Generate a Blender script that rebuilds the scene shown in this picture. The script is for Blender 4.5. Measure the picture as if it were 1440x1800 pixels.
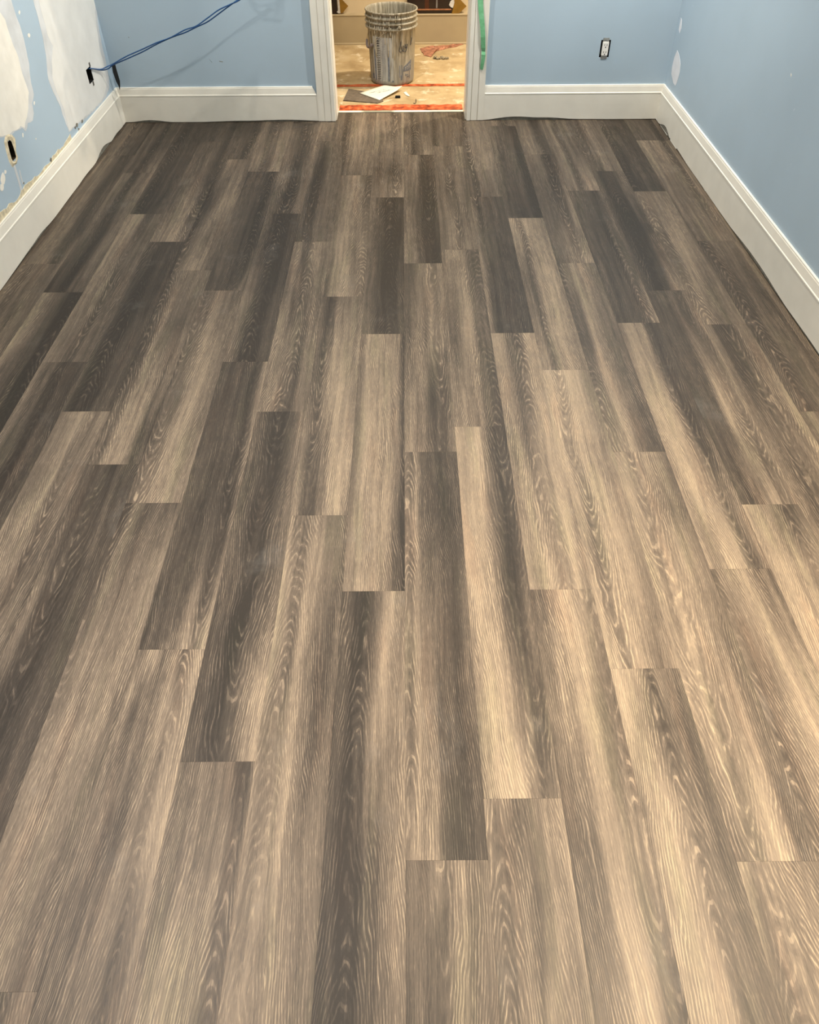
import bpy, bmesh, math, random
from mathutils import Vector, Matrix
from mathutils.geometry import tessellate_polygon

for o in list(bpy.data.objects):
    bpy.data.objects.remove(o)
SC = bpy.context.scene
COL = SC.collection
random.seed(7)

# ------------------------------------------------------------------ camera
CF = 1347.65                                   # focal length in pixels of the 1440-wide frame
RT = Vector((0.99997160, -0.00620263, -0.00428097))
UP = Vector((0.00740750, 0.70423189, 0.70993138))
FW = Vector((0.00138865, 0.70994293, -0.70425784))
EYE = Vector((0.0, 0.0, 1.5254))
cam_d = bpy.data.cameras.new('camera')
cam_d.sensor_fit = 'HORIZONTAL'
cam_d.sensor_width = 36.0
cam_d.lens = CF * 36.0 / 1440.0
cam_d.clip_start = 0.02
cam = bpy.data.objects.new('camera', cam_d)
COL.objects.link(cam)
m = Matrix.Identity(4)
for i in range(3):
    m[i][0], m[i][1], m[i][2], m[i][3] = RT[i], UP[i], -FW[i], EYE[i]
cam.matrix_world = m
SC.camera = cam

# ------------------------------------------------------------------ world, lights, exposure
w = bpy.data.worlds.new('world')
SC.world = w
w.use_nodes = True
w.node_tree.nodes['Background'].inputs[0].default_value = (0.9, 0.95, 1.0, 1)
w.node_tree.nodes['Background'].inputs[1].default_value = 0.02
SC.view_settings.view_transform = 'Standard'
SC.view_settings.look = 'None'
SC.view_settings.exposure = 0.0
SC.view_settings.gamma = 1.0
SC.view_settings.use_curve_mapping = False


def ceiling_lamp(name, loc, power, color, size=0.14, beam=180):
    d = bpy.data.lights.new(name, 'AREA')
    d.shape = 'DISK'
    d.size = size
    d.energy = power
    d.color = color
    d.spread = math.radians(beam)
    o = bpy.data.objects.new(name, d)
    o.location = loc
    COL.objects.link(o)
    return o


NEUTRAL = (1.0, 0.92, 0.80)
WARM = (1.0, 0.83, 0.62)
ceiling_lamp('recessed_lamp', (-0.35, 4.25, 2.42), 35, NEUTRAL, 0.10)
ceiling_lamp('recessed_lamp', (-0.90, 3.10, 2.42), 16, NEUTRAL, 0.08)
ceiling_lamp('recessed_lamp', (1.22, 4.10, 2.42), 58, NEUTRAL, 0.06)
ceiling_lamp('recessed_lamp', (-0.95, 0.90, 2.42), 29, (1.0, 0.955, 0.91), 0.14, 106)
ceiling_lamp('recessed_lamp', (0.95, 0.80, 2.42), 56, (1.0, 0.85, 0.655), 0.14, 106)
ceiling_lamp('hall_lamp', (1.15, 5.50, 2.36), 74, (1.0, 0.86, 0.66), 0.10)


# ------------------------------------------------------------------ helpers
def ray(px, py):
    return FW + RT * ((px - 720.0) / CF) - UP * ((py - 900.0) / CF)


def fl(px, py, z=0.0):                         # point of the floor seen at a pixel of the photograph
    d = ray(px, py)
    return EYE + d * ((z - EYE.z) / d.z)


def by(px, py, Y):                             # point of a wall Y = const
    d = ray(px, py)
    return EYE + d * (Y / d.y)


def sx(px, py, X):                             # point of a wall X = const
    d = ray(px, py)
    return EYE + d * (X / d.x)


def link(name, mesh, mat=None, parent=None):
    o = bpy.data.objects.new(name, mesh)
    if mat is not None:
        mesh.materials.append(mat)
    COL.objects.link(o)
    if parent is not None:
        o.parent = parent
    return o


def obj(name, bm, mat=None, parent=None, smooth=False, origin=None):
    if origin is not None:
        bmesh.ops.translate(bm, verts=bm.verts, vec=-Vector(origin))
    bmesh.ops.recalc_face_normals(bm, faces=bm.faces)
    me = bpy.data.meshes.new(name)
    bm.to_mesh(me)
    bm.free()
    if smooth:
        for p in me.polygons:
            p.use_smooth = True
    o = link(name, me, mat, parent)
    if origin is not None:
        o.location = origin
    return o


def thing(name, label, cat, loc=(0, 0, 0), group=None):
    o = bpy.data.objects.new(name, None)
    o.empty_display_size = 0.05
    o.location = loc
    COL.objects.link(o)
    tag(o, label, cat, group)
    return o


def tag(o, label, cat, group=None):
    o['label'] = label
    o['category'] = cat
    if group:
        o['group'] = group
    return o


def struct(o, label=None):
    o['kind'] = 'structure'
    if label:
        o['label'] = label
        
    return o


def rel(child, parent):                        # keep world coordinates of a child built in world space
    child.location = Vector(child.location) - Vector(parent.location)
    return child


def box(bm, a, b):
    vs = [bm.verts.new((x, y, z)) for x in (a[0], b[0]) for y in (a[1], b[1]) for z in (a[2], b[2])]
    for f in ((0, 1, 3, 2), (4, 6, 7, 5), (0, 4, 5, 1), (2, 3, 7, 6), (0, 2, 6, 4), (1, 5, 7, 3)):
        bm.faces.new([vs[i] for i in f])
    return vs


def bbox_bm(a, b, bev=0.0, seg=2):
    bm = bmesh.new()
    box(bm, a, b)
    bmesh.ops.recalc_face_normals(bm, faces=bm.faces)
    if bev:
        bmesh.ops.bevel(bm, geom=list(bm.edges), offset=bev, segments=seg, affect='EDGES')
    return bm


def prism(bm, pts, vec):
    """closed polygon (3D points) extruded by a vector"""
    vec = Vector(vec)
    pts = [Vector(p) for p in pts]
    a = [bm.verts.new(p) for p in pts]
    b = [bm.verts.new(p + vec) for p in pts]
    n = len(pts)
    for i in range(n):
        bm.faces.new((a[i], b[i], b[(i + 1) % n], a[(i + 1) % n]))
    for t in tessellate_polygon([pts]):
        bm.faces.new([a[i] for i in t])
        bm.faces.new([b[i] for i in reversed(t)])
    return bm


def dense(pts, step, jit=0.0, seed=0, closed=True):
    """resample a 2D polyline with a little raggedness"""
    r = random.Random(seed)
    out = []
    n = len(pts)
    for i in range(n if closed else n - 1):
        a, b = Vector(pts[i]), Vector(pts[(i + 1) % n])
        k = max(1, int((b - a).length / step))
        for j in range(k):
            p = a.lerp(b, j / k)
            out.append((p[0] + r.uniform(-jit, jit), p[1] + r.uniform(-jit, jit)))
    if not closed:
        out.append(tuple(pts[-1]))
    return out


def tube(bm, path, r, seg=8, cap=True):
    path = [Vector(p) for p in path]
    rings = []
    nrm = None
    for i, p in enumerate(path):
        t = (path[min(i + 1, len(path) - 1)] - path[max(i - 1, 0)]).normalized()
        if nrm is None:
            nrm = t.orthogonal().normalized()
        nrm = (nrm - t * nrm.dot(t)).normalized()
        bn = t.cross(nrm)
        rr = r[i] if isinstance(r, (list, tuple)) else r
        rings.append([bm.verts.new(p + (nrm * math.cos(2 * math.pi * k / seg) + bn * math.sin(2 * math.pi * k / seg)) * rr)
                      for k in range(seg)])
    for a, b in zip(rings, rings[1:]):
        for k in range(seg):
            bm.faces.new((a[k], a[(k + 1) % seg], b[(k + 1) % seg], b[k]))
    if cap:
        bm.faces.new(list(reversed(rings[0])))
        bm.faces.new(rings[-1])
    return bm


def spline(pts, per=8):
    pts = [Vector(p) for p in pts]
    out = []
    for i in range(len(pts) - 1):
        p0, p1, p2, p3 = pts[max(i - 1, 0)], pts[i], pts[i + 1], pts[min(i + 2, len(pts) - 1)]
        for k in range(per):
            t = k / per
            out.append(0.5 * ((2 * p1) + (p2 - p0) * t + (2 * p0 - 5 * p1 + 4 * p2 - p3) * t * t + (3 * p1 - p0 - 3 * p2 + p3) * t ** 3))
    out.append(pts[-1])
    return out


def lathe(bm, prof, seg=64, close=False):
    rings = []
    for r, z in prof:
        rings.append([bm.verts.new((r * math.cos(2 * math.pi * k / seg), r * math.sin(2 * math.pi * k / seg), z)) for k in range(seg)])
    for a, b in zip(rings, rings[1:]):
        for k in range(seg):
            bm.faces.new((a[k], a[(k + 1) % seg], b[(k + 1) % seg], b[k]))
    if close:
        bm.faces.new(rings[0])
        bm.faces.new(list(reversed(rings[-1])))
    return bm


# ------------------------------------------------------------------ materials
class NT:
    """tiny node-tree writer"""

    def __init__(self, name):
        self.mat = bpy.data.materials.new(name)
        self.mat.use_nodes = True
        self.t = self.mat.node_tree
        self.b = self.t.nodes['Principled BSDF']

    def n(self, typ, **kw):
        nd = self.t.nodes.new(typ)
        for k, v in kw.items():
            setattr(nd, k, v)
        return nd

    def put(self, sock, v):
        if hasattr(v, 'is_output') or isinstance(v, bpy.types.NodeSocket):
            self.t.links.new(v, sock)
        else:
            sock.default_value = v

    def math(self, op, a, b=0.0, c=None, clamp=False):
        nd = self.n('ShaderNodeMath', operation=op, use_clamp=clamp)
        self.put(nd.inputs[0], a)
        self.put(nd.inputs[1], b)
        if c is not None:
            self.put(nd.inputs[2], c)
        return nd.outputs[0]

    def vec(self, x, y, z=0.0):
        nd = self.n('ShaderNodeCombineXYZ')
        for i, v in enumerate((x, y, z)):
            self.put(nd.inputs[i], v)
        return nd.outputs[0]

    def noise(self, v, scale=1.0, detail=2.0, rough=0.5, dist=0.0):
        nd = self.n('ShaderNodeTexNoise')
        self.put(nd.inputs['Vector'], v)
        nd.inputs['Scale'].default_value = scale
        nd.inputs['Detail'].default_value = detail
        nd.inputs['Roughness'].default_value = rough
        nd.inputs['Distortion'].default_value = dist
        return nd.outputs[0]

    def step(self, v, lo, hi, a=0.0, b=1.0):
        nd = self.n('ShaderNodeMapRange', interpolation_type='SMOOTHSTEP')
        self.put(nd.inputs[0], v)
        for i, x in zip((1, 2, 3, 4), (lo, hi, a, b)):
            self.put(nd.inputs[i], x)
        return nd.outputs[0]

    def ramp(self, v, stops):
        nd = self.n('ShaderNodeValToRGB')
        self.put(nd.inputs[0], v)
        el = nd.color_ramp.elements
        while len(el) < len(stops):
            el.new(0.5)
        for e, (p, c) in zip(el, stops):
            e.position = p
            e.color = (*c, 1)
        return nd.outputs[0]

    def mix(self, f, a, b, blend='MIX'):
        nd = self.n('ShaderNodeMix', data_type='RGBA', blend_type=blend)
        self.put(nd.inputs[0], f)
        for s, v in ((nd.inputs[6], a), (nd.inputs[7], b)):
            if isinstance(v, tuple):
                v = (*v, 1) if len(v) == 3 else v
            self.put(s, v)
        return nd.outputs[2]

    def obj_co(self):
        return self.n('ShaderNodeTexCoord').outputs['Object']

    def bump(self, h, strength, dist=0.001):
        nd = self.n('ShaderNodeBump')
        nd.inputs['Strength'].default_value = strength
        nd.inputs['Distance'].default_value = dist
        self.put(nd.inputs['Height'], h)
        self.t.links.new(nd.outputs[0], self.b.inputs['Normal'])

    def out(self, col, rough=0.5, spec=0.5):
        self.put(self.b.inputs['Base Color'], (*col, 1) if isinstance(col, tuple) and len(col) == 3 else col)
        self.put(self.b.inputs['Roughness'], rough)
        self.put(self.b.inputs['Specular IOR Level'], spec)
        return self.mat


def flat_mat(name, col, rough=0.5, spec=0.4, var=0.0, scale=30.0, metal=0.0, bump=0.0):
    T = NT(name)
    c = col
    n = T.noise(T.obj_co(), scale, 4.0)
    if var:
        lo = tuple(x * (1 - var) for x in col)
        hi = tuple(min(1, x * (1 + var)) for x in col)
        c = T.ramp(n, [(0.3, lo), (0.7, hi)])
    if bump:
        T.bump(n, bump, 0.002)
    T.b.inputs['Metallic'].default_value = metal
    return T.out(c, rough, spec)


def wall_paint(name, col):
    T = NT(name)
    co = T.obj_co()
    big = T.noise(co, 1.7, 3.0)
    c = T.ramp(big, [(0.3, tuple(x * 0.95 for x in col)), (0.7, tuple(min(1, x * 1.05) for x in col))])
    # a few scuffs and pale specks
    sp = T.noise(co, 46.0, 1.0)
    c = T.mix(T.step(sp, 0.80, 0.86, 0.0, 0.35), c, (0.62, 0.70, 0.76))
    T.bump(T.noise(co, 190.0, 2.0), 0.12, 0.0015)
    return T.out(c, 0.55, 0.3)


BLUE = (0.405, 0.512, 0.610)
M_BLUE = wall_paint('blue_wall_paint', BLUE)
M_TRIM = flat_mat('cream_trim_paint', (0.76, 0.73, 0.655), 0.38, 0.45, 0.04, 9.0)
M_GAP = flat_mat('shaded_filler_and_nick_grey', (0.20, 0.19, 0.16), 0.9, 0.1, 0.25, 40.0)
M_DARK = flat_mat('dark_cavity', (0.012, 0.011, 0.010), 0.9, 0.1)
M_CEIL = flat_mat('ceiling_paint', (0.78, 0.78, 0.76), 0.9, 0.1)
M_COMPOUND = flat_mat('white_joint_compound', (0.80, 0.775, 0.71), 0.85, 0.15, 0.06, 14.0, bump=0.15)
M_COMPOUND_GREY = flat_mat('greyish_joint_compound', (0.72, 0.72, 0.70), 0.85, 0.15, 0.05, 10.0, bump=0.15)
M_COMPOUND_THIN = flat_mat('thin_grey_skim', (0.60, 0.62, 0.64), 0.85, 0.15, 0.10, 12.0, bump=0.1)
M_TORN = flat_mat('torn_drywall_paper', (0.62, 0.55, 0.40), 0.95, 0.1, 0.25, 60.0, bump=0.4)
M_TORN_BROWN = flat_mat('torn_brown_paper', (0.36, 0.27, 0.16), 0.95, 0.1, 0.3, 90.0, bump=0.4)


def plank_material():
    T = NT('printed_vinyl_plank')
    sep = T.n('ShaderNodeSeparateXYZ')
    T.put(sep.inputs[0], T.obj_co())
    x, y = sep.outputs[0], sep.outputs[1]
    sd = T.n('ShaderNodeAttribute', attribute_type='OBJECT', attribute_name='seed').outputs['Fac']
    tone = T.n('ShaderNodeAttribute', attribute_type='GEOMETRY', attribute_name='tone').outputs['Fac']
    ox = T.math('MULTIPLY', sd, 7.31)
    oy = T.math('MULTIPLY', sd, 13.77)
    X = T.math('ADD', x, ox)
    Y = T.math('ADD', y, oy)
    # slow sideways wander of the grain
    wn = T.noise(T.vec(T.math('MULTIPLY', X, 7.0), T.math('MULTIPLY', Y, 1.9)), 1.0, 2.0)
    wander = T.math('MULTIPLY', T.math('SUBTRACT', wn, 0.5), 0.045)
    xs = T.math('ADD', X, wander)
    s1 = T.noise(T.vec(T.math('MULTIPLY', xs, 52.0), T.math('MULTIPLY', Y, 1.1)), 1.0, 4.0, 0.6)
    s2 = T.noise(T.vec(T.math('MULTIPLY', xs, 150.0), T.math('MULTIPLY', Y, 3.2)), 1.0, 2.0)
    s3 = T.noise(T.vec(T.math('MULTIPLY', X, 16.0), T.math('MULTIPLY', Y, 9.0)), 1.0, 3.0)
    # growth rings of a flat-sawn board: straight towards the edges, arches over the heart line
    h = T.math('FRACT', T.math('MULTIPLY', sd, 5.37))
    h2 = T.math('FRACT', T.math('MULTIPLY', sd, 9.91))
    h3 = T.math('FRACT', T.math('MULTIPLY', sd, 17.3))
    uc = T.math('MULTIPLY', T.math('SUBTRACT', h, 0.5), 0.17)
    bend = T.math('MULTIPLY', T.math('SUBTRACT', T.noise(T.vec(sd, T.math('MULTIPLY', Y, 2.2)), 1.0, 1.0), 0.5), 0.05)
    du = T.math('SUBTRACT', T.math('ADD', x, bend), uc)
    dd = T.math('MULTIPLY_ADD', h3, 0.030, 0.014)
    r = T.math('SQRT', T.math('ADD', T.math('MULTIPLY', du, du), T.math('MULTIPLY', dd, dd)))
    sgn = T.math('SUBTRACT', T.math('MULTIPLY', T.math('GREATER_THAN', h2, 0.5), 2.0), 1.0)
    r = T.math('ADD', r, T.math('MULTIPLY', T.math('MULTIPLY', y, sgn), T.math('MULTIPLY_ADD', h2, 0.05, 0.055)))
    g1 = T.noise(T.vec(T.math('MULTIPLY', X, 15.0), T.math('MULTIPLY', Y, 3.2)), 1.0, 2.0)
    g2 = T.noise(T.vec(T.math('MULTIPLY', X, 48.0), T.math('MULTIPLY', Y, 12.0)), 1.0, 2.0)
    r = T.math('ADD', r, T.math('ADD', T.math('MULTIPLY', g1, 0.034), T.math('MULTIPLY', g2, 0.0065)))
    ph = T.math('MULTIPLY', r, 2 * math.pi / 0.0047)
    ring = T.math('SINE', ph)
    lm = T.noise(T.vec(T.math('MULTIPLY', X, 110.0), T.math('MULTIPLY', Y, 13.0), 3.0), 1.0, 3.0, 0.6)
    lw = T.noise(T.vec(T.math('MULTIPLY', X, 13.0), T.math('MULTIPLY', Y, 1.7), 8.0), 1.0, 2.0)
    lmask = T.math('MULTIPLY', T.step(lm, 0.40, 0.58), T.step(lw, 0.36, 0.62, 0.30, 1.0))
    ring_l = T.math('MULTIPLY', T.step(ring, 0.55, 0.92), lmask)
    ring_d = T.math('MULTIPLY', T.step(ring, -0.2, -0.9), T.step(lw, 0.40, 0.60, 0.3, 1.0))
    core = T.step(T.math('DIVIDE', T.math('ABSOLUTE', du), dd), 0.45, 1.5, 1.0, 0.0)
    # fine limed pores
    pn = T.noise(T.vec(T.math('MULTIPLY', xs, 640.0), T.math('MULTIPLY', Y, 40.0)), 1.0, 2.0, 0.6)
    pore = T.math('MULTIPLY', T.step(pn, 0.55, 0.68), T.step(lm, 0.30, 0.60, 0.35, 1.0))
    # total tone
    v = T.math('ADD', T.math('MULTIPLY_ADD', tone, 1.0, -0.045), T.math('MULTIPLY', T.math('SUBTRACT', s1, 0.5), 0.56))
    v = T.math('ADD', v, T.math('MULTIPLY', T.math('SUBTRACT', s2, 0.5), 0.22))
    v = T.math('ADD', v, T.math('MULTIPLY', T.math('SUBTRACT', s3, 0.5), 0.16))
    v = T.math('SUBTRACT', v, T.math('MULTIPLY', core, 0.16))
    v = T.math('ADD', v, T.math('MULTIPLY', pore, 0.17))
    v = T.math('ADD', v, T.math('MULTIPLY', ring_l, 0.30))
    v = T.math('SUBTRACT', v, T.math('MULTIPLY', ring_d, 0.08))
    v = T.math('SUBTRACT', v, T.math('MULTIPLY', T.step(pn, 0.46, 0.34), 0.09))
    col = T.ramp(v, [(0.06, (0.022, 0.017, 0.0125)), (0.30, (0.051, 0.0395, 0.0295)), (0.5, (0.102, 0.078, 0.057)),
                     (0.7, (0.186, 0.142, 0.101)), (0.98, (0.335, 0.257, 0.170))])
    hue = T.noise(T.vec(T.math('MULTIPLY', xs, 17.0), T.math('MULTIPLY', Y, 2.0), 4.0), 1.0, 2.0)
    col = T.mix(T.step(hue, 0.52, 0.72, 0.0, 0.5), col, T.mix(1.0, col, (0.92, 1.0, 0.90), 'MULTIPLY'))
    col = T.mix(T.step(hue, 0.46, 0.26, 0.0, 0.6), col, T.mix(1.0, col, (1.05, 0.96, 0.92), 'MULTIPLY'))
    # a little whitish dust
    du_n = T.noise(T.vec(T.math('MULTIPLY', X, 5.0), T.math('MULTIPLY', Y, 4.0), 9.0), 1.0, 5.0, 0.65)
    col = T.mix(T.step(du_n, 0.58, 0.85, 0.0, 0.12), col, (0.40, 0.385, 0.36))
    T.bump(pn, 0.10, 0.0006)
    return T.out(col, T.step(pn, 0.3, 0.7, 0.48, 0.56), 0.21)


M_PLANK = plank_material()
M_UNDER = flat_mat('dark_underlay', (0.03, 0.026, 0.022), 0.9, 0.1)


# ------------------------------------------------------------------ room shell
WL, WR, WB, WF = -1.640, 1.470, 4.782, -1.60       # inner faces of the walls
HZ = 2.44
HALL_Y = 6.44                                      # far wall of the hall
DL, DR, DH = -0.399, 0.345, 2.05                   # door opening
THR = 4.918                                        # threshold: hall side of the wall

floor = struct(obj('floor', bbox_bm((WL - 0.02, WF - 0.02, -0.03), (WR + 0.02, THR, -0.0012)), M_UNDER),
               'vinyl plank floor of the blue room')

PW, PL, PX0 = 0.15996, 1.22, -0.01064
JOINT = {-11: 3.30, -10: 3.037, -9: 2.796, -8: 3.522, -7: 3.235, -6: 4.191, -5: 4.022, -4: 3.516, -3: 3.227, -2: 2.747,
         -1: 3.691, 0: 4.239, 1: 4.361, 2: 3.692, 3: 4.672, 4: 4.232, 5: 3.757, 6: 2.778, 7: 3.742, 8: 4.427, 9: 3.2}
# printed streaks of each plank column, the room's light and dimness included in the tones: (row of the photograph, six tones left to right)
TONES = {
 0: "205:655555 240:455554 268:555665 280:556454 360:443233 455:654333 470:335776 600:456876 700:665456 790:665556 800:763223 900:763223 1050:774435 1250:775334 1500:776223 1520:458755 1650:456855 1790:356755",
 1: "205:555555 250:555554 262:556665 340:455544 430:457655 446:566655 580:547755 745:665654 760:878543 850:888544 1000:887436 1200:688656 1390:589958 1410:774567 1600:665467 1790:666666",
 2: "205:566655 280:466665 340:344444 350:643333 450:653222 578:632222 590:875687 750:665878 900:677887 1030:778886 1045:448887 1250:567866 1500:345788 1790:567875",
 3: "205:555555 220:555555 230:543333 300:433333 378:322222 390:777665 500:447776 640:667765 655:899875 800:888766 950:778876 1160:888657 1185:887655 1280:876544 1420:588744 1790:788755",
 4: "205:565555 265:455444 278:544433 350:333446 420:345665 456:345786 468:566655 600:557544 700:777544 785:777433 800:888765 900:888655 1000:889865 1200:898655 1500:678855 1525:888655 1790:588876",
 5: "205:556654 260:455443 330:455665 342:433345 450:332255 560:323367 575:476634 735:788633 860:788755 990:668855 1010:667655 1200:756776 1400:767877",
 6: "205:566655 292:555545 305:433444 400:322223 500:332466 518:333455 620:333566 700:334887 850:335677 880:435777 895:876555 1000:787787",
 7: "205:555333 260:443222 332:322223 345:675555 450:566654 560:785456 580:744565 700:656777",
 8: "205:433333 240:333333 252:565654 330:454455 418:445576 430:455444 520:454433 600:555443 690:565555",
 9: "205:555555 500:555555",
 -1: "205:766667 260:656777 300:434455 342:556777 352:643322 450:532222 580:543333 592:577764 700:477764 800:487764 1030:577743 1046:334475 1250:335766 1500:333457 1790:233466",
 -2: "205:566655 260:667665 305:444555 400:456665 430:566676 515:367776 527:436555 600:557766 700:567875 800:655787 900:754785 912:776655 1000:877754 1200:777535 1500:788555 1790:787655",
 -3: "205:665555 245:444444 258:554443 330:433443 420:444444 431:555765 520:455654 600:766655 718:666555 729:333356 850:433346 1000:534345 1100:332456 1225:333678 1330:433568 1346:555545 1500:555566 1790:677665",
 -4: "205:444445 260:444445 310:554455 340:433345 370:434454 380:432222 450:433222 520:654333 630:543333 641:545566 700:434456 760:333346 880:432234 1000:433346 1060:333557 1136:334688 1148:475678 1250:645787 1450:553688 1700:455566",
 -5: "205:444444 240:555555 270:566555 297:565566 305:333333 400:433232 470:333243 507:333364 516:666545 600:667654 700:566765 820:677766 880:777655 892:554444 1000:655566 1200:766665 1400:776655 1735:665555 1750:655556",
 -6: "205:333344 275:333344 284:555443 350:434665 420:555444 470:667643 480:555555 560:565445 650:466655 760:667743 812:667733 823:454333 950:455433 1100:554333 1250:333333 1400:433333",
 -7: "205:333333 250:333333 300:433444 350:345555 419:566765 429:443222 500:432222 600:433333 718:654344 729:567776 850:557765 950:666654 1100:666654",
 -8: "205:433333 250:433222 320:432223 369:432234 379:666444 450:666544 550:655544 633:667754 643:644333 720:543333 900:443333",
 -9: "205:433333 250:433333 300:433345 350:443345 430:433355 508:222334 520:654322 600:764333 700:533333",
 -10: "205:555333 300:555333 400:455443 458:455555 470:665545 560:654454 640:665454",
 -11: "205:455555 500:455555",
}
ROW_Y = {}


def rows_of(col):
    out = []
    for tok in TONES[col].split():
        r, s = tok.split(':')
        out.append((fl(712, float(r)).y, [int(c) / 10.0 for c in s]))
    return sorted(out)


plank_n = 0
for col in range(-11, 10):
    x0 = max(PX0 + col * PW, WL + 0.012)
    x1 = min(PX0 + (col + 1) * PW, WR - 0.012)
    cuts = [JOINT[col] + i * PL for i in range(-6, 4)]
    end = THR - 0.004 if -3 <= col <= 2 else WB - 0.006
    cuts = [c for c in cuts if WF + 0.01 < c < end - 0.02]
    cuts = [WF + 0.005] + cuts + [end]
    rows = rows_of(col)
    for ya, yb in zip(cuts, cuts[1:]):
        plank_n += 1
        inside = [(yy, t) for yy, t in rows if ya + 0.004 < yy < yb - 0.004]
        if not inside:
            near = min(rows, key=lambda q: abs(q[0] - 0.5 * (ya + yb)))
            rnd = random.Random(plank_n)
            inside = [(0.5 * (ya + yb), [min(0.9, max(0.2, t + rnd.uniform(-.1, .1))) for t in near[1]])]
        if len(inside) > 5:
            inside = inside[:5]
        yv = [(ya, inside[0][1])] + inside + [(yb, inside[-1][1])]
        cx, cy = 0.5 * (x0 + x1), 0.5 * (ya + yb)
        g = 0.00012
        nu = 6
        verts, faces, tones = [], [], []
        for j, (yy, t) in enumerate(yv):
            yq = min(max(yy, ya + g), yb - g)
            for i in range(nu):
                xq = x0 + g + (x1 - x0 - 2 * g) * i / (nu - 1)
                verts.append((xq - cx, yq - cy, 0.0))
                tones.append(t[i])
        nr = len(yv)
        for j in range(nr - 1):
            for i in range(nu - 1):
                a = j * nu + i
                faces.append((a, a + 1, a + nu + 1, a + nu))
        loop = list(range(nu)) + [j * nu + nu - 1 for j in range(1, nr)] + [(nr - 1) * nu + i for i in range(nu - 2, -1, -1)] + [j * nu for j in range(nr - 2, 0, -1)]
        b0 = len(verts)
        for vi in loop:
            p = verts[vi]
            verts.append((p[0] + math.copysign(g if abs(abs(p[0]) - (x1 - x0) / 2 + g) < 1e-6 else 0, p[0]),
                          p[1] + math.copysign(g if abs(abs(p[1]) - (yb - ya) / 2 + g) < 1e-6 else 0, p[1]), -0.0012))
            tones.append(tones[vi])
        L = len(loop)
        for i in range(L):
            faces.append((loop[i], b0 + i, b0 + (i + 1) % L, loop[(i + 1) % L]))
        me = bpy.data.meshes.new('plank')
        me.from_pydata(verts, [], faces)
        at = me.attributes.new('tone', 'FLOAT', 'POINT')
        at.data.foreach_set('value', tones)
        o = link('plank', me, M_PLANK, floor)
        o.location = (cx, cy, 0)
        o['seed'] = round((plank_n * 0.6180339) % 1.0 + 0.13 * (plank_n % 7), 4)

# ---- walls
T_ = 0.136                                         # wall thickness towards the hall


def wall_grid(name, axis, at, thick, s_cuts, z_cuts, holes, mat):
    """wall plane with rectangular openings; axis 'x' -> plane X=at, s is Y; thick is signed"""
    bm = bmesh.new()

    def P(s, z, d):
        return (at + d, s, z) if axis == 'x' else (s, at + d, z)
    for i in range(len(s_cuts) - 1):
        for j in range(len(z_cuts) - 1):
            sm, zm = (s_cuts[i] + s_cuts[i + 1]) / 2, (z_cuts[j] + z_cuts[j + 1]) / 2
            if any(a < sm < b and c < zm < d for a, b, c, d in holes):
                continue
            for dd in (0, thick):
                bm.faces.new([bm.verts.new(P(s, z, dd)) for s, z in ((s_cuts[i], z_cuts[j]), (s_cuts[i + 1], z_cuts[j]), (s_cuts[i + 1], z_cuts[j + 1]), (s_cuts[i], z_cuts[j + 1]))])
    rects = [(s_cuts[0], s_cuts[-1], z_cuts[0], z_cuts[-1])] + list(holes)
    for a, b, c, d in rects:
        q = ((a, c), (b, c), (b, d), (a, d))
        for k in range(4):
            if q[k][1] == q[(k + 1) % 4][1] and q[k][1] <= 0:
                continue
            (s0, z0), (s1, z1) = q[k], q[(k + 1) % 4]
            bm.faces.new([bm.verts.new(P(s0, z0, 0)), bm.verts.new(P(s1, z1, 0)), bm.verts.new(P(s1, z1, thick)), bm.verts.new(P(s0, z0, thick))])
    bmesh.ops.remove_doubles(bm, verts=bm.verts, dist=1e-5)
    return struct(obj(name, bm, mat))


def rect_of(pts):
    ys = [p.y for p in pts]
    zs = [p.z for p in pts]
    return min(ys), max(ys), min(zs), max(zs)


BOXH = (sx(152.0, 128, WL).y, sx(161.5, 128, WL).y, sx(159, 147, WL).z, sx(155, 119, WL).z)
HOLE2 = rect_of([sx(*p, WL) for p in ((13, 250), (20, 248), (27, 277), (22, 284))])
# ragged slot of hole 2 is narrower than its rectangle, the torn rim covers the rest
wall_left = wall_grid('wall_left', 'x', WL, -0.10, sorted({WF, HOLE2[0], HOLE2[1], BOXH[0], BOXH[1], WB}),
                      sorted({0.0, HOLE2[2], HOLE2[3], BOXH[2], BOXH[3], HZ}), [HOLE2, BOXH], M_BLUE)
wall_left['label'] = 'blue left wall with white plaster patches and two open box holes'
wall_right = wall_grid('wall_right', 'x', WR, 0.10, [WF, WB], [0.0, HZ], [], M_BLUE)
wall_right['label'] = 'plain blue right wall with a small filled lens shaped patch'
OUT_X = (1.0735, 1.1265)
OUT_Z = (0.318, 0.402)
wall_back = wall_grid('wall_back', 'y', WB, T_ - 0.012, sorted({WL - .1, DL - 0.02, DR + 0.02, OUT_X[0], OUT_X[1], WR + .1}),
                      sorted({0.0, OUT_Z[0], OUT_Z[1], DH, HZ}), [(DL - 0.02, DR + 0.02, -0.01, DH), (*OUT_X, *OUT_Z)], M_BLUE)
# the opening reaches the floor: no sill face is wanted there
wall_back['label'] = 'blue back wall with the open doorway'
wall_front = wall_grid('wall_front', 'y', WF, -0.10, [WL - .1, WR + .1], [0.0, HZ], [], M_BLUE)
ceiling = struct(obj('ceiling', bbox_bm((WL - .1, WF - .1, HZ), (WR + .1, HALL_Y + .1, HZ + .06)), M_CEIL))

# ---- plaster patches on the left wall (real, slightly proud layers)


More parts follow.
